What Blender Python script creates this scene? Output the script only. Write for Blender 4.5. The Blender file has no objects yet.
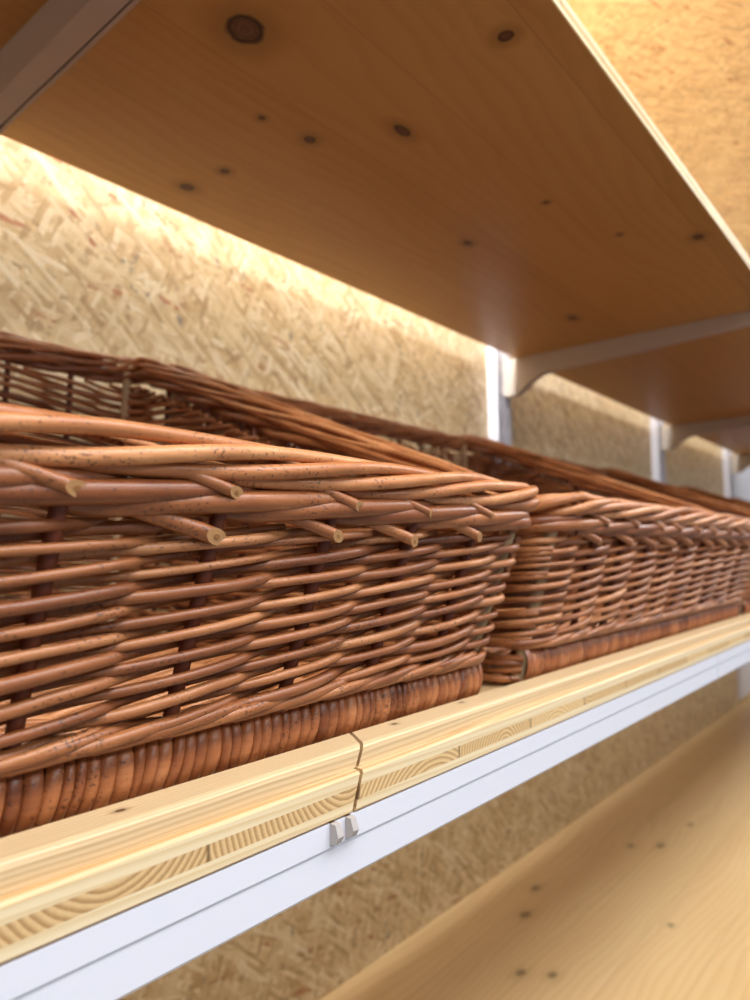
import bpy, math, random
import numpy as np
from mathutils import Matrix, Vector

rng = np.random.default_rng(7)
random.seed(7)
SC = bpy.context.scene
COL = SC.collection
H = 1.35            # eye height of the camera above the floor (all z below are relative to the eye)
PI = math.pi

# ------------------------------------------------------------------ mesh building
class MB:
    """collects geometry, links it as ONE mesh object"""
    def __init__(self):
        self.v, self.q, self.qm, self.qr, self.poly, self.n = [], [], [], [], [], 0
    def quads(self, v, q, mat=0, rnd=0.5):
        v = np.asarray(v, float).reshape(-1, 3); q = np.asarray(q, int).reshape(-1, 4)
        self.v.append(v); self.q.append(q + self.n)
        self.qm.append(np.full(len(q), mat)); self.qr.append(np.full(len(q), rnd)); self.n += len(v)
    def face(self, pts, mat=0, rnd=0.5):
        pts = np.asarray(pts, float); self.v.append(pts)
        self.poly.append((list(range(self.n, self.n + len(pts))), mat, rnd)); self.n += len(pts)
    def hexa(self, c, mat=0, rnd=.5):
        """8 corners: bottom loop 0-3, top loop 4-7"""
        self.quads(c, [[3, 2, 1, 0], [4, 5, 6, 7], [0, 1, 5, 4], [1, 2, 6, 5], [2, 3, 7, 6], [3, 0, 4, 7]], mat, rnd)
    def box(self, x0, x1, y0, y1, z0, z1, mat=0, rnd=.5):
        self.hexa([(x0, y0, z0), (x1, y0, z0), (x1, y1, z0), (x0, y1, z0),
                   (x0, y0, z1), (x1, y0, z1), (x1, y1, z1), (x0, y1, z1)], mat, rnd)
    def extrude(self, prof, x0, x1, mat=0, rnd=.5, mats=None):
        """closed (y,z) profile swept along x; x0/x1 numbers or per-point lists"""
        n = len(prof)
        xa = x0 if hasattr(x0, '__len__') else [x0] * n
        xb = x1 if hasattr(x1, '__len__') else [x1] * n
        A = [(xa[i], p[0], p[1]) for i, p in enumerate(prof)]
        B = [(xb[i], p[0], p[1]) for i, p in enumerate(prof)]
        for i in range(n):
            j = (i + 1) % n
            self.quads([A[i], A[j], B[j], B[i]], [[0, 1, 2, 3]], mats[i] if mats else mat, rnd)
        self.face(A[::-1], mat, rnd); self.face(B, mat, rnd)
    def plate(self, prof, x0, x1, mat=0):
        self.extrude(prof, x0, x1, mat)
    def tube(self, P, r, sides=8, mat=0, rnd=.5, cap=True, capmat=None, tilt=None, up=(0, 0, 1)):
        P = np.asarray(P, float); n = len(P)
        r = np.broadcast_to(np.asarray(r, float), (n,))
        T = np.gradient(P, axis=0); T /= np.linalg.norm(T, axis=1)[:, None] + 1e-12
        U = np.tile(np.array(up, float), (n, 1))
        N1 = np.cross(T, U); N1 /= np.linalg.norm(N1, axis=1)[:, None] + 1e-12
        N2 = np.cross(N1, T)
        a = np.linspace(0, 2 * PI, sides, endpoint=False)
        V = P[:, None, :] + r[:, None, None] * (np.cos(a)[None, :, None] * N1[:, None, :] + np.sin(a)[None, :, None] * N2[:, None, :])
        if tilt is not None:      # slanted end cut: plane with this normal through the end point
            nn = np.asarray(tilt, float)
            V[-1] += np.outer(-((V[-1] - P[-1]) @ nn) / (T[-1] @ nn), T[-1])
        i = np.arange(n - 1)[:, None] * sides; k = np.arange(sides)[None, :]; k2 = (k + 1) % sides
        Q = np.stack([i + k, i + sides + k, i + sides + k2, i + k2], -1).reshape(-1, 4)
        self.quads(V.reshape(-1, 3), Q, mat, rnd)
        if cap:
            self.face(V[0], mat, rnd); self.face(V[-1][::-1], mat if capmat is None else capmat, rnd)
    def build(self, name, mats, parent=None, smooth=True, origin=None):
        V = np.concatenate(self.v)
        V = V + np.array([0, 0, H])
        if parent is not None:
            o0 = np.array(ABS[parent])
        else:
            o0 = np.array(origin) + np.array([0, 0, H]) if origin is not None else np.array([V[:, 0].mean(), V[:, 1].mean(), V[:, 2].min()])
        V = V - o0
        Q = np.concatenate(self.q) if self.q else np.zeros((0, 4), int)
        loops = [Q.reshape(-1)]; starts = np.arange(len(Q)) * 4; tot = np.full(len(Q), 4)
        mi = np.concatenate(self.qm) if self.q else np.zeros(0); rr = np.concatenate(self.qr) if self.q else np.zeros(0)
        if self.poly:
            pl = [np.array(p[0]) for p in self.poly]
            st = len(Q) * 4 + np.concatenate([[0], np.cumsum([len(p) for p in pl])[:-1]])
            loops += pl; starts = np.concatenate([starts, st]); tot = np.concatenate([tot, [len(p) for p in pl]])
            mi = np.concatenate([mi, [p[1] for p in self.poly]]); rr = np.concatenate([rr, [p[2] for p in self.poly]])
        loops = np.concatenate(loops).astype(np.int32)
        me = bpy.data.meshes.new(name)
        me.vertices.add(len(V)); me.vertices.foreach_set('co', V.astype(np.float32).ravel())
        me.loops.add(len(loops)); me.loops.foreach_set('vertex_index', loops)
        me.polygons.add(len(starts)); me.polygons.foreach_set('loop_start', starts.astype(np.int32))
        me.polygons.foreach_set('loop_total', tot.astype(np.int32))
        me.polygons.foreach_set('material_index', mi.astype(np.int32))
        sm = np.full(len(starts), smooth); 
        if smooth and self.poly: sm[len(Q):] = False
        me.polygons.foreach_set('use_smooth', sm)
        at = me.attributes.new('rnd', 'FLOAT', 'FACE'); at.data.foreach_set('value', rr.astype(np.float32))
        me.update(calc_edges=True); me.validate()
        for m in (mats if isinstance(mats, (list, tuple)) else [mats]): me.materials.append(m)
        o = bpy.data.objects.new(name, me); COL.objects.link(o)
        if parent is not None: o.parent = parent
        else: o.location = o0
        ABS[o] = tuple(o0)
        if parent is not None and parent in PARTS_AT: pass
        return o
ABS, PARTS_AT = {}, {}

def child_build(mb, name, mats, parent, smooth=True):
    o = mb.build(name, mats, parent, smooth)
    return o

def tag(o, label, cat, group=None):
    o['label'] = label; o['category'] = cat
    if group: o['group'] = group
    return o
def thing(name, label, cat, loc, group=None):
    o = bpy.data.objects.new(name, None); COL.objects.link(o); o.empty_display_size = .05
    o.location = (loc[0], loc[1], loc[2] + H); ABS[o] = tuple(o.location)
    return tag(o, label, cat, group)
def struct(o): o['kind'] = 'structure'; return o
def copy_tree(o, dx, parent=None):
    c = o.copy(); COL.objects.link(c)
    if parent is not None: c.parent = parent
    else: c.location = (o.location[0] + dx[0], o.location[1] + dx[1], o.location[2] + dx[2])
    for ch in [k for k in bpy.data.objects if k.parent == o and k is not c]:
        copy_tree(ch, dx, c)
    return c

# ------------------------------------------------------------------ node helpers
class G:
    def __init__(self, name):
        self.m = bpy.data.materials.new(name); self.m.use_nodes = True
        self.t = self.m.node_tree; self.t.nodes.clear()
        self.out = self.t.nodes.new('ShaderNodeOutputMaterial')
        self.b = self.t.nodes.new('ShaderNodeBsdfPrincipled')
        self.t.links.new(self.b.outputs[0], self.out.inputs[0])
    def n(self, typ, **kw):
        nd = self.t.nodes.new('ShaderNode' + typ)
        for k, v in kw.items(): setattr(nd, k, v)
        return nd
    def put(self, sock, v):
        if isinstance(v, E): self.t.links.new(v.s, sock)
        elif isinstance(v, (tuple, list)) and len(v) == 3 and sock.type == 'RGBA': sock.default_value = (*v, 1)
        else: sock.default_value = v
    def math(self, op, *a):
        nd = self.n('Math', operation=op)
        for i, v in enumerate(a): self.put(nd.inputs[i], v)
        return E(self, nd.outputs[0])
    def pos(self):
        g = self.n('NewGeometry'); s = self.n('SeparateXYZ'); self.t.links.new(g.outputs['Position'], s.inputs[0])
        return [E(self, s.outputs[i]) for i in range(3)]
    def vec(self, x, y, z):
        c = self.n('CombineXYZ')
        for i, v in enumerate((x, y, z)): self.put(c.inputs[i], v)
        return E(self, c.outputs[0])
    def noise(self, v, scale=1., detail=3., rough=.5, dist=0., out=0):
        nd = self.n('TexNoise'); self.put(nd.inputs['Vector'], v); nd.inputs['Scale'].default_value = scale
        nd.inputs['Detail'].default_value = detail; nd.inputs['Roughness'].default_value = rough
        nd.inputs['Distortion'].default_value = dist
        return E(self, nd.outputs[out])
    def voro(self, v, scale=1., rand=1., feature='F1', metric='EUCLIDEAN'):
        nd = self.n('TexVoronoi', feature=feature, distance=metric); self.put(nd.inputs['Vector'], v)
        nd.inputs['Scale'].default_value = scale; nd.inputs['Randomness'].default_value = rand
        return nd
    def white(self, v):
        nd = self.n('TexWhiteNoise', noise_dimensions='3D'); self.put(nd.inputs['Vector'], v); return E(self, nd.outputs['Value'])
    def step(self, v, a, b, c=0., d=1.):
        nd = self.n('MapRange', interpolation_type='SMOOTHSTEP'); self.put(nd.inputs[0], v)
        for i, k in enumerate((a, b, c, d)): nd.inputs[i + 1].default_value = k
        return E(self, nd.outputs[0])
    def mix(self, f, a, b, blend='MIX'):
        nd = self.n('Mix', data_type='RGBA', blend_type=blend); nd.clamp_factor = True
        self.put(nd.inputs[0], f); self.put(nd.inputs[6], a); self.put(nd.inputs[7], b)
        return E(self, nd.outputs[2])
    def ramp(self, f, stops):
        nd = self.n('ValToRGB'); self.put(nd.inputs[0], f); cr = nd.color_ramp
        while len(cr.elements) < len(stops): cr.elements.new(.5)
        for e, (p, c) in zip(cr.elements, stops): e.position = p; e.color = (*c, 1)
        return E(self, nd.outputs[0])
    def bump(self, h, strength=.3, dist=.001):
        nd = self.n('Bump'); nd.inputs['Strength'].default_value = strength; nd.inputs['Distance'].default_value = dist
        self.put(nd.inputs['Height'], h); self.t.links.new(nd.outputs[0], self.b.inputs['Normal'])
    def fin(self, col, rough=.5, spec=.5, metal=0., coat=0.):
        self.put(self.b.inputs['Base Color'], col); self.put(self.b.inputs['Roughness'], rough)
        self.b.inputs['Specular IOR Level'].default_value = spec; self.b.inputs['Metallic'].default_value = metal
        self.b.inputs['Coat Weight'].default_value = coat
        return self.m
class E:
    def __init__(self, g, s): self.g, self.s = g, s
    def __add__(self, o): return self.g.math('ADD', self, o)
    def __radd__(self, o): return self.g.math('ADD', self, o)
    def __sub__(self, o): return self.g.math('SUBTRACT', self, o)
    def __rsub__(self, o): return self.g.math('SUBTRACT', o, self)
    def __mul__(self, o): return self.g.math('MULTIPLY', self, o)
    def __rmul__(self, o): return self.g.math('MULTIPLY', self, o)
    def __truediv__(self, o): return self.g.math('DIVIDE', self, o)
    def fl(self): return self.g.math('FLOOR', self)
    def fr(self): return self.g.math('FRACT', self)
    def sin(self): return self.g.math('SINE', self)
    def pw(self, o): return self.g.math('POWER', self, o)
    def exp(self): return self.g.math('EXPONENT', self)
    def sq(self): return self.g.math('SQRT', self)
def lin(r, g, b):
    f = lambda c: (c / 255 / 12.92) if c / 255 <= .04045 else ((c / 255 + .055) / 1.055) ** 2.4
    return (f(r), f(g), f(b))

# ------------------------------------------------------------------ materials
def pine(name, light, dark, knots=(), freq=75., contrast=.55, seed=0., lam=.12, rough=.42, edge=False, kst=1., wave=.8):
    g = G(name); x, y, z = g.pos()
    v = z if edge else y + z * .9
    yy = v
    kd = []
    for (kx, ky, rx, ry) in knots:
        dx = (x - kx) / rx; dy = (y - ky) / ry
        d2 = dx * dx + dy * dy
        infl = g.math('EXPONENT', d2 * -.09)
        yy = yy + (y - ky) * infl * -.72
        kd.append((d2, dx, dy))
    w = g.noise(g.vec(x * 1.3, v * 5., seed), 1., 2.)
    w2 = g.noise(g.vec(x * 6., v * 30., seed + 3.), 1., 2.)
    lamid = g.math('FLOOR', (v + .013) / lam)
    lamr = g.white(g.vec(lamid, g.math('FLOOR', x / 30.), seed + .37))
    t = yy * freq + w * 9. + w2 * wave + lamr * 7.
    s = t.fr()
    late = g.step(s, .25, .92) * g.step(s, 1., .93)
    fib = g.noise(g.vec(x * 12., v * 900., z * 900.), 1., 3., .6)
    big = g.noise(g.vec(x * 2.5, v * 9., seed + 9.), 1., 2.)
    f = late * contrast + (fib - .5) * .45 + (big - .5) * .5 + (lamr - .5) * .35 + .12
    col = g.mix(f, light, dark)
    if not edge:
        lv = ((v + .013) / lam).fr()
        seam = g.step(g.math('MINIMUM', lv, 1. - lv), .008, .0)
        col = g.mix(seam * .45, col, tuple(c * .45 for c in dark))
    wob = (g.noise(g.vec(x * 60., y * 60., seed), 1., 2.) - .5) * .45
    for (d2, dx, dy) in kd:
        d = d2.sq() + wob
        halo = g.step(d, 3.2, .9)
        col = g.mix(halo * (.5 * kst), col, tuple(c * .55 for c in dark))
        col = g.mix(g.step(d, 1.15, .85) * kst, col, (.042, .016, .007))
        inner = (d * 2.3 + wob * .5).fr()
        kc = g.mix(inner, (.11, .042, .018), (.19, .085, .04))
        col = g.mix(g.step(d, .82, .6) * kst, col, kc)
    g.bump(late * .5 + fib * .5, .12, .0006)
    return g.fin(col, rough + 0., .4)

def endgrain(name, light, dark):
    """cross ply core: blocks of end grain showing ring arcs"""
    g = G(name); x, y, z = g.pos()
    u = x / .093
    bid = u.fl()
    r1 = g.white(g.vec(bid, 1.3, .7)); r2 = g.white(g.vec(bid, 5.1, 2.7)); r3 = g.white(g.vec(bid, 9.1, 4.7))
    cx = (u.fr() - (r1 * 1.4 - .2)) * .093
    cz = z - (H - .118) + (r2 - .5) * .09
    d = (cx * cx + cz * cz).sq() + (g.noise(g.vec(x * 60., z * 60., 0.), 1., 2.) - .5) * .002
    s = (d * 330. + r3).fr()
    ring = g.step(s, .2, .8) * g.step(s, 1., .9)
    f = ring * .62 + (r3 - .5) * .5 + (g.noise(g.vec(x * 700., z * 700., y), 1., 2.) - .5) * .3
    e = u.fr(); seam = g.step(g.math('MINIMUM', e, 1. - e), .018, .0)
    col = g.mix(f, light, dark); col = g.mix(seam * .7, col, (.07, .035, .015))
    return g.fin(col, .6, .25)

def osb(name, ax, base=0., rough=.42):
    g = G(name); p = g.pos(); a, b = p[ax[0]], p[ax[1]]
    wx = g.noise(g.vec(a * 6., b * 6., 1.), 1., 2.) - .5; wy = g.noise(g.vec(a * 6., b * 6., 7.), 1., 2.) - .5
    a = a + wx * .035; b = b + wy * .035
    tones = [(0., lin(168, 134, 90)), (.18, lin(196, 164, 116)), (.45, lin(212, 184, 136)), (.7, lin(224, 200, 156)), (.9, lin(234, 216, 180)), (1., lin(200, 166, 118))]
    tones = [(q_, tuple(k + (1 - k) * base * w_ for k, w_ in zip(c_, (.8, .9, .8)))) for q_, c_ in tones]
    fine = g.noise(g.vec(a * 40., b * 40., 2.), 1., 4., .6)
    col = g.ramp(g.noise(g.vec(a * 14., b * 14., 2.), 1., 3.), tones)
    hgt = None
    spec = [(8, 50, 10), (-24, 42, 11), (52, 36, 10), (-63, 34, 11), (95, 36, 9), (28, 52, 9), (-12, 46, 8), (68, 40, 8), (-40, 48, 7)]
    for i, (ang, ln, wd) in enumerate(spec):
        c, s = math.cos(math.radians(ang)), math.sin(math.radians(ang))
        u = (a * c + b * s) * (1000. / ln); v = (b * c - a * s) * (1000. / wd)
        vo = g.voro(g.vec(u, v, i * 3.7), 1., 1., metric='CHEBYCHEV')
        sep = g.n('SeparateColor'); g.t.links.new(vo.outputs['Color'], sep.inputs[0])
        r, q, w = (E(g, sep.outputs[k]) for k in range(3))
        dist = E(g, vo.outputs['Distance'])
        pres = g.step(q, .50, .52) * g.step(dist, .62, .5)
        fibre = g.noise(g.vec(u * 1.2, v * 9., i), 1., 3.) - .5
        tone = g.ramp(r * .9 + fibre * .28, tones)
        if i in (1, 4): tone = g.mix(g.step(w, .92, .93), tone, lin(128, 118, 105))
        if i in (3, 6): tone = g.mix(g.step(w, .93, .94), tone, lin(170, 105, 68))
        col = g.mix(pres * .80, col, tone)
        rim_ = pres * g.step(dist, .42, .6)
        col = g.mix(rim_ * .10, col, lin(120, 82, 46))
        hgt = pres * (r + .3) if hgt is None else g.math('MAXIMUM', hgt, pres * (r + .3))
    col = g.mix((fine - .5) * .5, col, lin(140, 98, 58))
    g.bump(hgt + fine * .3, .35, .0012)
    return g.fin(col, rough, .5)

def wicker(name, tint=(1., 1., 1.)):
    g = G(name)
    at = g.n('Attribute', attribute_name='rnd'); r = E(g, at.outputs['Fac'])
    x, y, z = g.pos()
    big = g.noise(g.vec(x * 28. + r * 50., y * 28., z * 60.), 1., 3.)
    streak = g.noise(g.vec(x * 60., y * 60. + r * 31., z * 500.), 1., 3., .6)
    t = r * .62 + (big - .5) * .75 + (streak - .5) * .35 + .18
    T = lambda c: tuple(k * m for k, m in zip(c, tint))
    col = g.ramp(t, [(0., T(lin(98, 48, 23))), (.3, T(lin(136, 78, 42))), (.6, T(lin(166, 104, 61))), (.85, T(lin(190, 130, 84))), (1., T(lin(208, 154, 108)))])
    sp = g.noise(g.vec(x * 520., y * 520., z * 700.), 1., 2.)
    patch = g.noise(g.vec(x * 30., y * 30., z * 40.), 1., 2.)
    col = g.mix(g.step(sp + patch * .5, .86, .97) * .7, col, lin(62, 28, 14))
    g.bump(streak + big * .5, .12, .0006)
    return g.fin(col, .37, .5, coat=.1)

def plain(name, col, rough=.45, spec=.5, metal=0., var=.04):
    g = G(name); x, y, z = g.pos()
    nz = g.noise(g.vec(x * 40., y * 40., z * 40.), 1., 3.)
    c = g.mix(nz, tuple(k * (1 - var) for k in col), tuple(min(1, k * (1 + var)) for k in col))
    return g.fin(c, rough, spec, metal)

PINE_L, PINE_D = lin(224, 199, 156), lin(196, 150, 94)
KNOTS_UP = [(.395, .466, .0185, .0175), (.552, .291, .007, .0075), (.607, .450, .013, .0065), (.553, .540, .007, .0065), (.526, .731, .009, .008),
            (.898, .546, .009, .006), (1.105, .273, .0095, .0075), (1.328, .568, .014, .0075), (.533, .665, .0055, .006), (.491, .551, .004, .004),
            (.86, .40, .004, .004), (1.02, .36, .004, .004)]
M = {}
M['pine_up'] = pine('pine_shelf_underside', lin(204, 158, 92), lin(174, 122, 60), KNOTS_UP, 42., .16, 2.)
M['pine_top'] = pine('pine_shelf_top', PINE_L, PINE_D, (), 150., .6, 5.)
M['pine_edge'] = pine('pine_ply_edge', lin(236, 219, 184), lin(214, 184, 136), (), 260., .5, 8., edge=True)
M['pine_lip'] = pine('pine_lip', lin(222, 196, 154), lin(178, 136, 90), [(.158, .2585, .0022, .0013), (.41, .262, .0022, .0012), (.335, .2605, .002, .0013)], 430., .42, 12., lam=3., wave=3.2)
M['core'] = endgrain('pine_core_ply', lin(226, 192, 140), lin(158, 116, 70))
KB = [(1.4735, .76, .016, .009), (1.3556, .7231, .017, .010), (1.1954, .5883, .012, .008), (1.1669, .635, .013, .008), (1.8263, .677, .012, .007),
      (1.8716, .6181, .018, .008), (1.4925, .4795, .008, .006), (1.1639, .4734, .008, .006), (2.063, .60, .012, .006)]
M['pine_low'] = pine('pine_bottom_shelf', lin(238, 208, 156), lin(210, 164, 104), KB, 60., .22, 21., rough=.38, kst=.4)
M['osb_wall'] = osb('osb_wall', (0, 2))
M['osb_ceil'] = osb('osb_ceiling', (0, 1), .12)
M['wicker'] = wicker('brown_wicker')
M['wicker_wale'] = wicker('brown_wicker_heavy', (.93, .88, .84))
M['wicker_rim'] = wicker('brown_wicker_rim', (1.42, 1.52, 1.6))  # paler rim rods, with the top light partly put into the tint
M['wicker_foot'] = wicker('brown_wicker_wrapped', (1.02, .95, .93))
M['stake'] = plain('dark_willow_stake', lin(112, 52, 26), .5, var=.2)
M['cut'] = plain('cut_willow_end', lin(176, 132, 88), .75, .2, var=.3)
M['pith'] = plain('willow_pith', lin(150, 104, 62), .8, .2)
M['post'] = plain('peeled_corner_post', lin(196, 168, 128), .55, var=.15)
M['white'] = plain('white_powder_coat', (.72, .725, .80), .4, var=.01)
M['white_b'] = plain('beige_bracket_coat', (.58, .50, .42), .4, var=.02)
M['dark'] = plain('slot_shade_backing', (.12, .12, .13), .6)
M['tip'] = plain('grey_bracket_tip', (.46, .42, .40), .5)
M['floor'] = plain('grey_floor_screed', (.22, .21, .20), .5, var=.15)
def emit(name, col, s):
    g = G(name); g.fin(col, .4); g.put(g.b.inputs['Emission Color'], col); g.b.inputs['Emission Strength'].default_value = s; return g.m
M['diffuser'] = emit('lamp_diffuser', (.95, .97, 1.), 3.)

# ------------------------------------------------------------------ the room
WALL, UPF = .86, .83
CEIL = 1.15
def slab(name, mat, x0, x1, y0, y1, z0, z1):
    m = MB(); m.box(x0, x1, y0, y1, z0, z1); return struct(m.build(name, mat, smooth=False))
slab('wall_back', M['osb_wall'], -2.5, 7.5, WALL, WALL + .02, -H, CEIL)
slab('ceiling', M['osb_ceil'], -2.5, 7.5, -2.6, WALL + .02, CEIL, CEIL + .02)
slab('floor', M['floor'], -2.5, 7.5, -2.6, WALL + .02, -H - .02, -H)

# ------------------------------------------------------------------ shelving
UX = [-.94, .27, 1.52, 2.71, 3.76, 5.1]        # uprights
UPT, LOT, BOT = .489, -.108, -.728             # tops of the three shelf levels
T = .019
def upright(x, label):
    m = MB(); w = .03
    z0, z1 = -.165, .98
    m.box(x - w, x - w + .002, UPF, WALL, z0, z1); m.box(x + w - .002, x + w, UPF, WALL, z0, z1)
    # front web with two columns of slots
    xs = [x - w, x - .017, x - .011, x + .011, x + .017, x + w]
    for a, b in ((0, 1), (2, 3), (4, 5)): m.box(xs[a], xs[b], UPF, UPF + .002, z0, z1)
    z = z0
    while z < z1 - .001:
        for a, b in ((1, 2), (3, 4)): m.box(xs[a], xs[b], UPF, UPF + .002, z, min(z + .02, z1))
        z += .05
    m.box(x - w + .002, x + w - .002, WALL - .006, WALL - .004, z0, z1, 1)  # dark sheet standing in for the shade inside the slots
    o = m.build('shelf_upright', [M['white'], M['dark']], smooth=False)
    return tag(o, label, 'upright', 'slotted uprights of the shelving')
where = ['beyond the left end', 'behind the near basket', 'whose bracket foot and bright top show between the wall boards, nearest to the camera',
         'second visible from the camera, beside the far end of the upper shelf', 'behind the white panel', 'far end']
for i, x in enumerate(UX):
    if i in (0, 5): continue
    lab = {1: 'white slotted steel upright on the wall behind the near basket',
           2: 'white slotted steel upright with the clear bright gap below its bracket foot',
           3: 'narrow white steel upright on the wall between the mid bracket and the white panel',
           4: 'white steel upright at the far end of the wall by the white panel'}[i]
    upright(x, lab)

def bracket(x, ztop, label, grp, nose=.262, tip=False, ylim=.50):
    """cantilever bracket: two parallel steel plates, a top flange and hooks into the upright"""
    loc = (x, UPF, ztop - .09)
    t = thing('shelf_bracket', label, 'bracket', loc, grp)
    prof = [(UPF + .004, ztop), (nose, ztop), (nose - .0, ztop - .016), (nose + .012, ztop - .024), (.50, ztop - .036), (.70, ztop - .044), (.735, ztop - .049),
            (.760, ztop - .062), (.778, ztop - .078), (.80, ztop - .088), (UPF - .004, ztop - .088), (UPF + .004, ztop - .08)]
    for xc in (x + .001, x + .0195):
        m = MB(); m.plate(prof[::-1], xc - .001, xc + .001); m.build('side_plate', M['white_b'], t, smooth=False)
    m = MB(); lo = prof[2:9]
    web = lo + [(y, z + .0018) for y, z in lo[::-1]]
    m.plate(web, x + .0021, x + .0184); m.build('bottom_web', M['white_b'], t, smooth=False)
    m = MB(); m.plate([(y, z + (.004 if z < ztop - .01 else 0)) for y, z in prof[::-1]], x + .0250, x + .0285); m.build('outer_plate', M['white_b'], t, smooth=False)
    if tip:
        for s in (-1, 1):
            m = MB(); xc = x + s * .0055
            pr = [(nose - .0155, ztop - .0003), (nose - .0175, ztop - .006), (nose - .016, ztop - .0092), (nose - .0125, ztop - .0103), (nose - .0105, ztop - .0100), (nose - .0102, ztop - .0003)]
            m.plate(pr, xc - .002, xc + .002); m.build('nose_tip', M['tip'], t, smooth=False)
    return t
UB, LB = UPT - T, LOT - T
blab = {0: 'white steel bracket at the left end under the shelf', 1: 'white twin plate bracket under the upper shelf, close overhead',
        2: 'white tapered bracket with rounded foot hooked on the upright under the upper shelf',
        3: 'white bracket under the far stretch of the upper shelf', 4: 'white bracket at the last upright under the upper shelf'}
llab = {1: 'bracket under the lower shelf with two grey nose tips showing at the board joint', 2: 'bracket under the lower shelf behind the white front rail, mid length',
        3: 'bracket under the lower shelf behind the white front rail, far along', 4: 'bracket under the lower shelf behind the rail at the last upright'}
for i in (1, 2, 3, 4):
    bracket(UX[i] - .003, UB, blab[i], 'brackets of the upper shelf')
    if i == 1: bracket(.2655, LB, llab[i], 'brackets of the lower shelf', nose=.2525, tip=True)

def board_prof(yf, yb, top):
    r = .0012
    return [(yf + r, top - T), (yb, top - T), (yb, top), (yf + r, top), (yf, top - r), (yf, top - .0066), (yf, top - .0134), (yf, top - T + r)]
def shelf_board(x0, x1, top, label, grp, under, topm, skew0=0., skew1=0., yf=.24, yb=.795, lip=True, edge=None):
    t = thing('shelf_board', label, 'shelf', ((x0 + x1) / 2, (yf + yb) / 2, top - T), grp)
    p = board_prof(yf, yb, top)
    mats = [0, 1, 1, 1, 2, 3, 2, 0]
    def xs(x, sk):
        return [x + sk * ((y - yf) * .30 + (z - top) * .36) for y, z in p]
    m = MB(); m.extrude(p, xs(x0, skew0), xs(x1, skew1), 3, mats=mats)
    for f in range(len(m.poly)): m.poly[f] = (m.poly[f][0], 3, .5)
    m.build('panel', [under, topm, M['pine_edge'], M['core']], t, smooth=False)
    if lip:
        y0, y1, zt = yf + .0058, yf + .0282, top + .0105; top += .0002
        lp = [(y0, top), (y1, top), (y1, zt - .001), (y1 - .001, zt), (y0 + .0030, zt), (y0 + .0013, zt - .0007), (y0 + .0004, zt - .0018), (y0, zt - .0032)]
        def xl(x, sk): return [x + sk * ((y - y0) * .70 + (z - top) * .45 + .003) for y, z in lp]
        m = MB(); m.extrude(lp, xl(x0, skew0), xl(x1, skew1))
        m.build('lip', M['pine_lip'], t, smooth=False)
    return t
gU, gL, gB = 'boards of the upper shelf', 'boards of the lower basket shelf', 'boards of the bottom shelf'
cuts = [-.95, .267, 1.515, 2.705, 3.895, 5.1]
lu = ['pine board at the left end of the upper shelf, left of the overhead bracket', 'knotty pine board of the upper shelf spanning overhead between two brackets',
      'pine board of the upper shelf beyond the rounded bracket', 'pine board of the upper shelf far along past the second upright', 'last pine board of the upper shelf']
for i in range(4):
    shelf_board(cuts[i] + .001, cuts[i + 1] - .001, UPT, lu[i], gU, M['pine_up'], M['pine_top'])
cl = [-.95, .2815, 1.515, 2.705, 3.895]
ll = ['pine board of the lower shelf left of the joint, with lip under the near basket', 'pine board of the lower shelf right of the joint, under the second basket',
      'pine board of the lower shelf further along under the third basket', 'far pine board of the lower shelf']
for i in range(4):
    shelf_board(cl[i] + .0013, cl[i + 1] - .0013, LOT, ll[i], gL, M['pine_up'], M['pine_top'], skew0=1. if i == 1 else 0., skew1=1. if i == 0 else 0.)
lb = [None, None, 'wide knotty pine board of the bottom shelf below the white rail', 'pine board of the bottom shelf at its far end']
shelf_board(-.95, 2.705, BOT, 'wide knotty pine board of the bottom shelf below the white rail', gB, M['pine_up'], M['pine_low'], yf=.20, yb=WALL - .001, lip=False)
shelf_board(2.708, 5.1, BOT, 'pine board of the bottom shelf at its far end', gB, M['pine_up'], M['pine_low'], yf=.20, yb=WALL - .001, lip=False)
for i, (xa, xb) in enumerate(((-.95, .97), (.972, 2.9), (2.902, 4.6))):
    m = MB()
    zt = LB - .0003
    pr = [(.2406, zt), (.2406, -.1387), (.2416, -.1391), (.2416, -.1562), (.2424, -.1575), (.270, -.1575), (.270, -.1560), (.2457, -.1556), (.2455, -.138), (.2455, zt)]
    m.extrude(pr[::-1], xa, xb)
    o = m.build('front_rail', M['white'], smooth=False)
    tag(o, ['white folded steel rail under the lower shelf, nearest length', 'white folded steel rail under the lower shelf, second length', 'white folded steel rail under the lower shelf, farthest length'][i],
        'rail', 'front rails of the lower shelf')
m = MB(); 
prp = [(WALL - .001, -.70), (WALL - .016, -.70), (WALL - .018, -.69), (WALL - .018, .45), (WALL - .016, .46), (WALL - .001, .46)]
m.extrude(prp[::-1], 3.80, 4.7)
tag(m.build('wall_panel', M['white'], smooth=False), 'smooth white panel on the wall at the far end of the shelves', 'panel')

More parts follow.
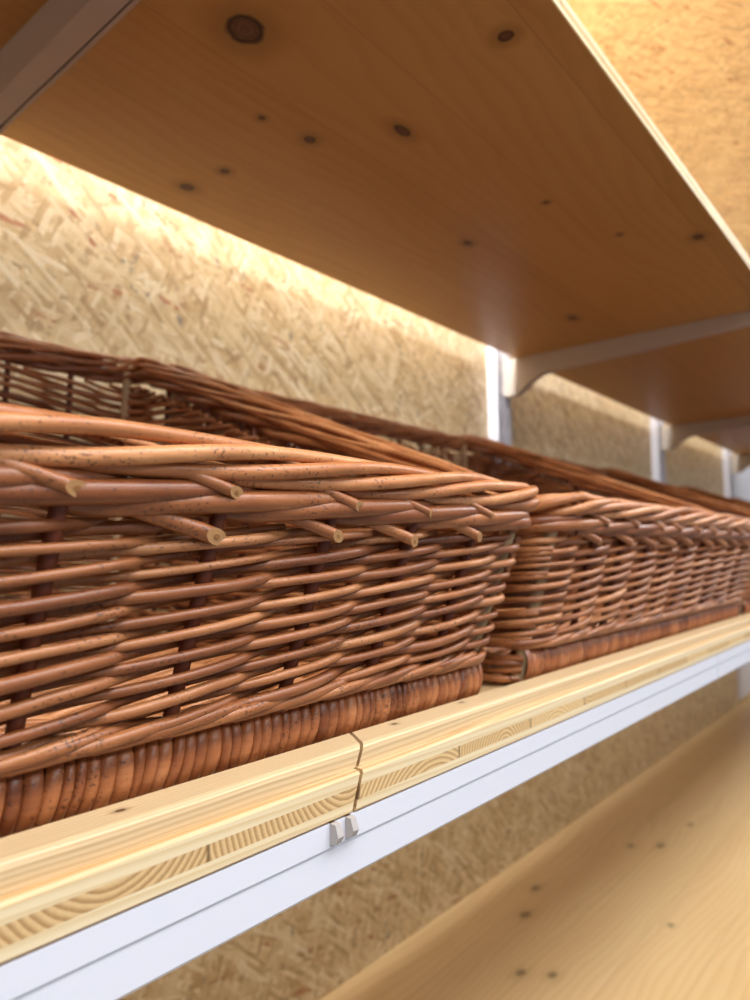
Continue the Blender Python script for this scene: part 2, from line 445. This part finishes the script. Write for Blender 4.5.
# ------------------------------------------------------------------ baskets
R = .03
class Basket:
    """loop coordinates: s runs from the front left corner along the front, right side, back, left side"""
    def __init__(s, base, rim, z0, zf, zb, S=.0682):
        s.base, s.rim, s.z0, s.zf, s.zb = base, rim, z0, zf, zb
        mid = [(a + b) / 2 for a, b in zip(base, rim)]
        s.Lx = mid[1] - mid[0] - 2 * R; s.Ly = mid[3] - mid[2] - 2 * R; s.arc = PI / 2 * R
        s.P = 2 * (s.Lx + s.Ly) + 4 * s.arc
        s.nx = round((s.Lx + s.arc) / S); s.ny = round((s.Ly + s.arc) / S)
        s.Sx = (s.Lx + s.arc) / s.nx; s.Sy = (s.Ly + s.arc) / s.ny
    def side_start(s, k):
        return [0, s.Lx + s.arc, s.Lx + s.Ly + 2 * s.arc, 2 * s.Lx + s.Ly + 3 * s.arc][k]
    def ln(s, d):
        d = np.mod(np.asarray(d, float), s.P)
        ax = np.zeros_like(d); ay = np.zeros_like(d); nx = np.zeros_like(d); ny = np.zeros_like(d)
        c = [(-1, -1), (1, -1), (1, 1), (-1, 1)]; no = [(0, -1), (1, 0), (0, 1), (-1, 0)]
        for k in range(4):
            L = s.Lx if k % 2 == 0 else s.Ly; st = s.side_start(k)
            m = (d >= st) & (d < st + L); f = (d[m] - st) / L
            A, B = np.array(c[k]), np.array(c[(k + 1) % 4])
            ax[m] = A[0] + (B[0] - A[0]) * f; ay[m] = A[1] + (B[1] - A[1]) * f; nx[m], ny[m] = no[k]
            m = (d >= st + L) & (d < st + L + s.arc + 1e-9); th = (d[m] - st - L) / s.arc * PI / 2
            ax[m], ay[m] = B; n0, n1 = np.array(no[k]), np.array(no[(k + 1) % 4])
            nx[m] = n0[0] * np.cos(th) + n1[0] * np.sin(th); ny[m] = n0[1] * np.cos(th) + n1[1] * np.sin(th)
        return ax, ay, nx, ny
    def top(s, d):
        ax, ay, nx, ny = s.ln(d); f = np.clip((ay + 1) / 2, 0, 1)
        return s.zf + (s.zb - s.zf) * f
    def at(s, d, z, out=0., zr=None):
        """point at loop position d, height z, moved outwards by out"""
        d = np.asarray(d, float); ax, ay, nx, ny = s.ln(d)
        f = np.clip((ay + 1) / 2, 0, 1); zt = s.zf + (s.zb - s.zf) * f
        h = (np.asarray(z) - s.z0) / (zt - s.z0)
        r = [b + (t - b) * h for b, t in zip(s.base, s.rim)]
        cx, cy = (r[0] + r[1]) / 2, (r[2] + r[3]) / 2; hx, hy = (r[1] - r[0]) / 2 - R, (r[3] - r[2]) / 2 - R
        rr = R + np.asarray(out)
        return np.stack([cx + hx * ax + rr * nx, cy + hy * ay + rr * ny, np.asarray(z) + 0 * d], -1)

def smooth_noise(n, step, amp):
    k = max(4, int(n / step) + 4); c = rng.normal(0, amp, k)
    return np.interp(np.linspace(0, k - 1, n), np.arange(k), c)

def make_basket(label, base, rim, q=1., stubs=True):
    z0, zf, zb = LOT + .004, .0418, .240
    B = Basket(base, rim, z0, zf, zb)
    t = thing('wicker_basket', label, 'basket', ((base[0] + base[1]) / 2, (base[2] + base[3]) / 2, LOT), 'wicker baskets in a row on the lower shelf')
    sd = 10 if q >= 1 else 7
    # --- woven wall
    m = MB(); ZW = -.0735; p = .0047; A = .0058
    ds = .0055 / q
    def side_weave(k, pitch):
        L = (B.Lx if k % 2 == 0 else B.Ly); n = (B.nx if k % 2 == 0 else B.ny); S = (B.Sx if k % 2 == 0 else B.Sy)
        c0 = B.side_start(k) - B.arc / 2            # corner post before this side
        wrap = (.62 if k % 2 == 0 else .02)
        u0, u1 = -wrap, n + wrap
        zmax = (B.zb if k != 0 else B.zf)
        N = int((zmax - .028 - ZW) / pitch) + 1
        CL = 1.5 if k % 2 == 0 else .6
        for kk in range(-int(n * CL) - 3, N + 2):
            ua, ub = max(u0, (-kk) / CL - .3), min(u1, (N - kk) / CL + .3)
            if ub - ua < .6: continue
            ns = max(6, int((ub - ua) * S / ds)); u = np.linspace(ua, ub, ns)
            l = u + kk; d = c0 + u * S
            z = ZW + pitch * (kk + CL * u) + smooth_noise(ns, S / ds / 1.2, .00075)
            lim = B.top(d) - (.0265 if k == 0 else .03)
            ok = (z < lim) & (z > ZW - .0015)
            if ok.sum() < 5: continue
            i0, i1 = np.argmax(ok), len(ok) - np.argmax(ok[::-1])
            u, z, d, l = u[i0:i1], z[i0:i1], d[i0:i1], l[i0:i1]
            c = np.cos(PI * l); c = np.sign(c) * np.abs(c) ** .8
            out = A * c + smooth_noise(len(u), S / ds, .0005)
            e = np.ones(len(u))
            if i0 > 0 or ua > u0: e *= np.clip((u - u[0]) / .45, 0, 1) ** 1.2
            if i1 < ns or ub < u1: e *= np.clip((u[-1] - u) / .45, 0, 1) ** 1.2
            out = out * e - .0062 * (1 - e)
            r0 = rng.uniform(.0020, .0028); r = r0 * (1 + .10 * np.sin(u * rng.uniform(.3, .9) + rng.uniform(0, 6)))
            m.tube(B.at(d, z, out), r, sd, 0, rng.beta(2.2, 2.2))
        for j in range(1, n):
            d = c0 + j * S
            zz = np.linspace(-.077, float(B.top(np.array([d]))[0]) - .004, 8)
            m.tube(B.at(np.full(8, d), zz, 0.), rng.uniform(.0029, .0035), 7, 1, .3, up=(.3, 1, 0))
    dd = np.linspace(0, B.P, int(B.P / ds)); Wb = B.P / round(B.P / (2 * B.Sx))
    for k in range(4):
        f = np.mod(dd / Wb + k / 4, 1.)
        zz = np.where(f < .6, -.0034 + .0068 * f / .6, .0034 - .0068 * (f - .6) / .4)
        oo = np.where(f < .6, .0056 * np.sin(np.clip(f / .6, 0, 1) * PI) ** .6, -.0056 * np.sin(np.clip((f - .6) / .4, 0, 1) * PI) ** .7)
        m.tube(B.at(dd, -.0718 + zz, oo), .0026 * (1 + .08 * np.sin(dd * 29 + k)), sd, 0, [.4, .7, .3, .55][k], cap=False)
    for k in range(4): side_weave(k, p if k == 0 else .0052)
    m.build('woven_wall', [M['wicker'], M['stake']], t)
    # --- corner posts of peeled wood
    for k in range(4):
        d = B.side_start(k) - B.arc / 2
        zt = float(B.top(np.array([d % B.P]))[0])
        zz = np.linspace(LOT + .0032, zt - .012, 6)
        m = MB(); m.tube(B.at(np.full(6, d), zz, -.0035), .0058, 12, 0, up=(.3, 1, 0)); m.build('corner_post', M['post'], t)
    # --- heavy waling under the border
    m = MB(); turns = round(B.P / (3 * B.Sx)); W = B.P / turns
    ns = int(B.P / ds * 1.3); d = np.linspace(0, B.P, ns)
    for k in range(3):
        f = np.mod(d / W + k / 3, 1.)
        fr = f < .68
        zz = np.where(fr, -.0050 + .0100 * (f / .68), .0050 - .0100 * (f - .68) / .32)
        oo = np.where(fr, .0058 * np.sin(np.clip(f / .68, 0, 1) * PI) ** .45, -.0065 * np.sin(np.clip((f - .68) / .32, 0, 1) * PI) ** .6)
        kern = np.ones(7) / 7; oo = np.convolve(np.pad(oo, 3, mode='wrap'), kern, 'valid')
        r = .0046 * (1 + .07 * np.sin(d * 31 + k * 2))
        m.tube(B.at(d, B.top(d) - .0172 + zz, oo), r, sd + 2, 0, [.35, .55, .2][k], cap=False)
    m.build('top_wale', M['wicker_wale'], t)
    # --- rolled border: five rods twisting round the rim
    m = MB(); NS = 7; turns = round(B.P / (NS * .068)) + 1; d = np.linspace(0, B.P, int(B.P / ds * 1.6))
    jit = [smooth_noise(len(d), 26 * q, .0007) for _ in range(2 * NS)]
    warp = sum(1.0 * np.tanh((d - (B.side_start(c) + [B.Lx, B.Ly][c % 2] + B.arc / 2)) / .030) for c in range(4))
    warp = warp - np.linspace(warp[0], warp[-1], len(d))          # rods sweep over faster at the corners
    for k in range(NS):
        ph = 2 * PI * k / NS + 2 * PI * turns * d / B.P + warp + .30 * np.sin(2 * PI * 9 * d / B.P + k * 2.1)
        oo = .0084 * np.cos(ph) + jit[k]; zz = .0072 * np.sin(ph) + jit[NS + k]
        oo[-1], zz[-1] = oo[0], zz[0]
        r = .0031 + .0005 * np.cos(ph + .5)
        m.tube(B.at(d, B.top(d) - .0010 + zz, oo), r, sd + 4, 0, [.75, .5, .9, .62, .4, .82, .58][k], cap=False)
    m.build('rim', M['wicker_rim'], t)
    # --- cut ends of the border rods
    if stubs:
        def stub(de, ze, dz, ln, r, out):
            n = 9; f = np.linspace(0, 1, n)
            d = de - ln * (1 - f); z = ze + dz * (1 - f); o = -.005 + (out + .005) * f ** .7
            m = MB(); P = B.at(d, z, o)
            m.tube(P, r, 12, 0, rng.uniform(.35, .8), tilt=(.30, -.92, -.26), capmat=1)
            cv = m.v[-1]; ctr = cv.mean(0); nn = np.array((.30, -.92, -.26))
            m.face(ctr + (cv - ctr) * rng.uniform(.25, .4) + nn * .00015 + rng.normal(0, .0002, 3), 2)
            ss = m.build('cut_end', [M['wicker'], M['cut'], M['pith']], t)
        c0 = -B.arc / 2
        for j in range(0, B.nx + 1):
            x = j * B.Sx + c0
            if x < .01 or x > B.Lx - .005: continue
            stub(x + .003 + rng.normal(0, .004), .0258 + rng.normal(0, .001), .0140, .046, rng.uniform(.0024, .0031), .0104)
            if stubs == 2 and .28 < x < .35: continue
            stub(x - .004 + rng.normal(0, .004), .0092 + rng.normal(0, .001), .0150, .050, rng.uniform(.0031, .0038), .0094)
    # --- wrapped foot roll along front and back
    for (yc, sg) in ((base[2] + .0048, -1), (base[3] - .0048, 1)):
        m = MB(); x = base[0] + .003; xe = base[1] - .001; zc = LOT + .0186
        m.tube(np.array([[base[0] + .014, yc, zc], [base[1] - .014, yc, zc]]), .0070, 12, 0, .0)
        fine = sg < 0 and q >= 1
        while x < xe - .003:
            w = rng.uniform(.0048, .0084); th = np.linspace(0, 2 * PI, 25 if fine else 17)
            cr = 2.2 if rng.random() < .06 else 1.
            lean = rng.normal(.0024, .0010) * cr
            a0, b0 = .0092 + rng.normal(0, .00035), .0156 + rng.normal(0, .0004)
            K = 7 if fine else 5; e = np.linspace(-1, 1, K); bul = np.sqrt(np.clip(1 - (np.abs(e) ** 2.0), 0, 1)) * .0028
            V = np.zeros((len(th), K, 3))
            for ii in range(K):
                V[:, ii, 0] = x + w / 2 + e[ii] * w * .53 + lean * np.sin(th) 
                V[:, ii, 1] = yc + (a0 + bul[ii]) * np.cos(th) * 1.
                V[:, ii, 2] = zc + (b0 - .0022 + bul[ii]) * np.sin(th)
            i = np.arange(len(th) - 1)[:, None] * K; kx = np.arange(K - 1)[None, :]
            Q = np.stack([i + kx, i + kx + 1, i + K + kx + 1, i + K + kx], -1).reshape(-1, 4)
            m.quads(V.reshape(-1, 3), Q, 0, rng.beta(2, 2))
            x += w
        m.build('foot_roll', M['wicker_foot'], t)
    # --- bottom rods at the short sides and the woven base
    for sx, k in ((base[0], 3), (base[1], 1)):
        m = MB()
        for i in range(4):
            d = np.linspace(B.side_start(k) - B.arc * .5, B.side_start(k) + B.Ly + B.arc * .5, 40)
            z = LOT + .0075 + i * .0056 + .0012 * np.sin(d * 60 + i * 2)
            m.tube(B.at(d, z, .003 * np.sin(d * PI / B.Sy + i * PI) + .001), .0030, 8, 0, rng.uniform(.2, .8))
        m.build('foot_wale', M['wicker'], t)
    m = MB(); y = base[2] + .022; i = 0
    while y < base[3] - .02:
        xs = np.linspace(base[0] + .01, base[1] - .01, 60)
        m.tube(np.stack([xs, y + 0 * xs, LOT + .014 + .0045 * np.cos(xs * PI / .06 + i * PI)], -1), .0029, 6, 0, rng.uniform(.4, 1.)); y += .0068; i += 1
    xs = base[0] + .03
    while xs < base[1] - .02:
        m.tube(np.array([[xs, base[2] + .012, LOT + .014], [xs, base[3] - .012, LOT + .014]]), .0036, 7, 1, .5); xs += .06
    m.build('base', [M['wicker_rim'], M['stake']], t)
    return t

make_basket('large near brown wicker basket on the left, in sharp focus with cut rod ends', (-.218, .455, .278, .765), (-.238, .489, .2405, .792), 1., 2)
b2 = make_basket('second brown wicker basket along the shelf, just right of the near one', (.526, 1.228, .278, .765), (.533, 1.262, .2405, .792), .6)
labs = ['third brown wicker basket along the shelf, cut off by the right edge', 'fourth wicker basket along the shelf, only its dark back rim showing', 'fifth and farthest wicker basket along the shelf, a thin dark rim below the white panel']
for i in range(3):
    c = copy_tree(b2, (.757 * (i + 1), 0, 0)); c['label'] = labs[i]

# ------------------------------------------------------------------ lamps
def luminaire(x0, x1, y, label, power, w=.11, col=(.95, .975, 1.)):
    t = thing('ceiling_light', label, 'light', ((x0 + x1) / 2, y, CEIL - .05), 'lights on the ceiling')
    m = MB(); z = CEIL
    pr = [(y - w / 2, z - .001), (y - w / 2, z - .035), (y - w / 2 + .006, z - .04), (y + w / 2 - .006, z - .04), (y + w / 2, z - .035), (y + w / 2, z - .001)]
    m.extrude(pr, x0, x1); m.build('housing', M['white'], t, smooth=False)
    m = MB(); m.box(x0 + .01, x1 - .01, y - w / 2 + .012, y + w / 2 - .012, z - .046, z - .040); m.build('diffuser', M['diffuser'], t, smooth=False)
    L = bpy.data.lights.new('strip_light', 'AREA'); L.shape = 'RECTANGLE'; L.size = x1 - x0 - .02; L.size_y = w - .024; L.energy = power; L.color = col
    o = bpy.data.objects.new('strip_light', L); COL.objects.link(o); o.parent = t; o.location = (0, 0, -.001)
    return t
luminaire(.2, 1.35, .735, 'white strip light on the ceiling above the near half of the upper shelf', 44., w=.17)
luminaire(1.75, 4.1, .735, 'added unseen strip light above the far half of the upper shelf, brightening the wall', 13., w=.17)  # lamp added out of view to lift the far stretch of wall
luminaire(-1.2, 1.3, -.50, 'white ceiling light over the near aisle, widened to soften shadows', 40., w=.6)  # out of view; broad shape chosen to soften the bottom shelf's shadow edge
luminaire(1.9, 4.4, -.50, 'white ceiling light over the far aisle, widened to soften shadows', 34., w=.6)  # same broadened shape, for softer shadow edges
luminaire(-1.2, 2.6, -1.9, 'added unseen light panel at the far side of the aisle, lighting the bottom shelf', 44., w=.4)  # lamp added out of view so light reaches deep into the bottom shelf

w = bpy.data.worlds.new('world'); SC.world = w; w.use_nodes = True
bg = w.node_tree.nodes['Background']; bg.inputs[0].default_value = (.86, .92, 1., 1); bg.inputs[1].default_value = .37

# ------------------------------------------------------------------ camera
cam = bpy.data.cameras.new('camera'); co = bpy.data.objects.new('camera', cam); COL.objects.link(co)
Rm = Matrix(((0.6326005, -0.0542539, -0.7725756), (-0.7744015, -0.0583522, -0.6299979), (-0.0109017, 0.9968207, -0.0789280)))
co.matrix_world = Matrix.Translation((0, 0, H)) @ Rm.to_4x4()
cam.lens = 6.86; cam.sensor_fit = 'VERTICAL'; cam.sensor_height = 6.86 * 1000 / 712; cam.sensor_width = cam.sensor_height * .75
cam.clip_start = .01; cam.clip_end = 60
cam.dof.use_dof = True; cam.dof.focus_distance = .345; cam.dof.aperture_fstop = 2.1
SC.camera = co
vs = SC.view_settings; vs.view_transform = 'Standard'; vs.look = 'None'; vs.gamma = 1; vs.use_curve_mapping = False; vs.exposure = -.28
SC.cycles.use_denoising = True
SC.cycles.max_bounces = 7
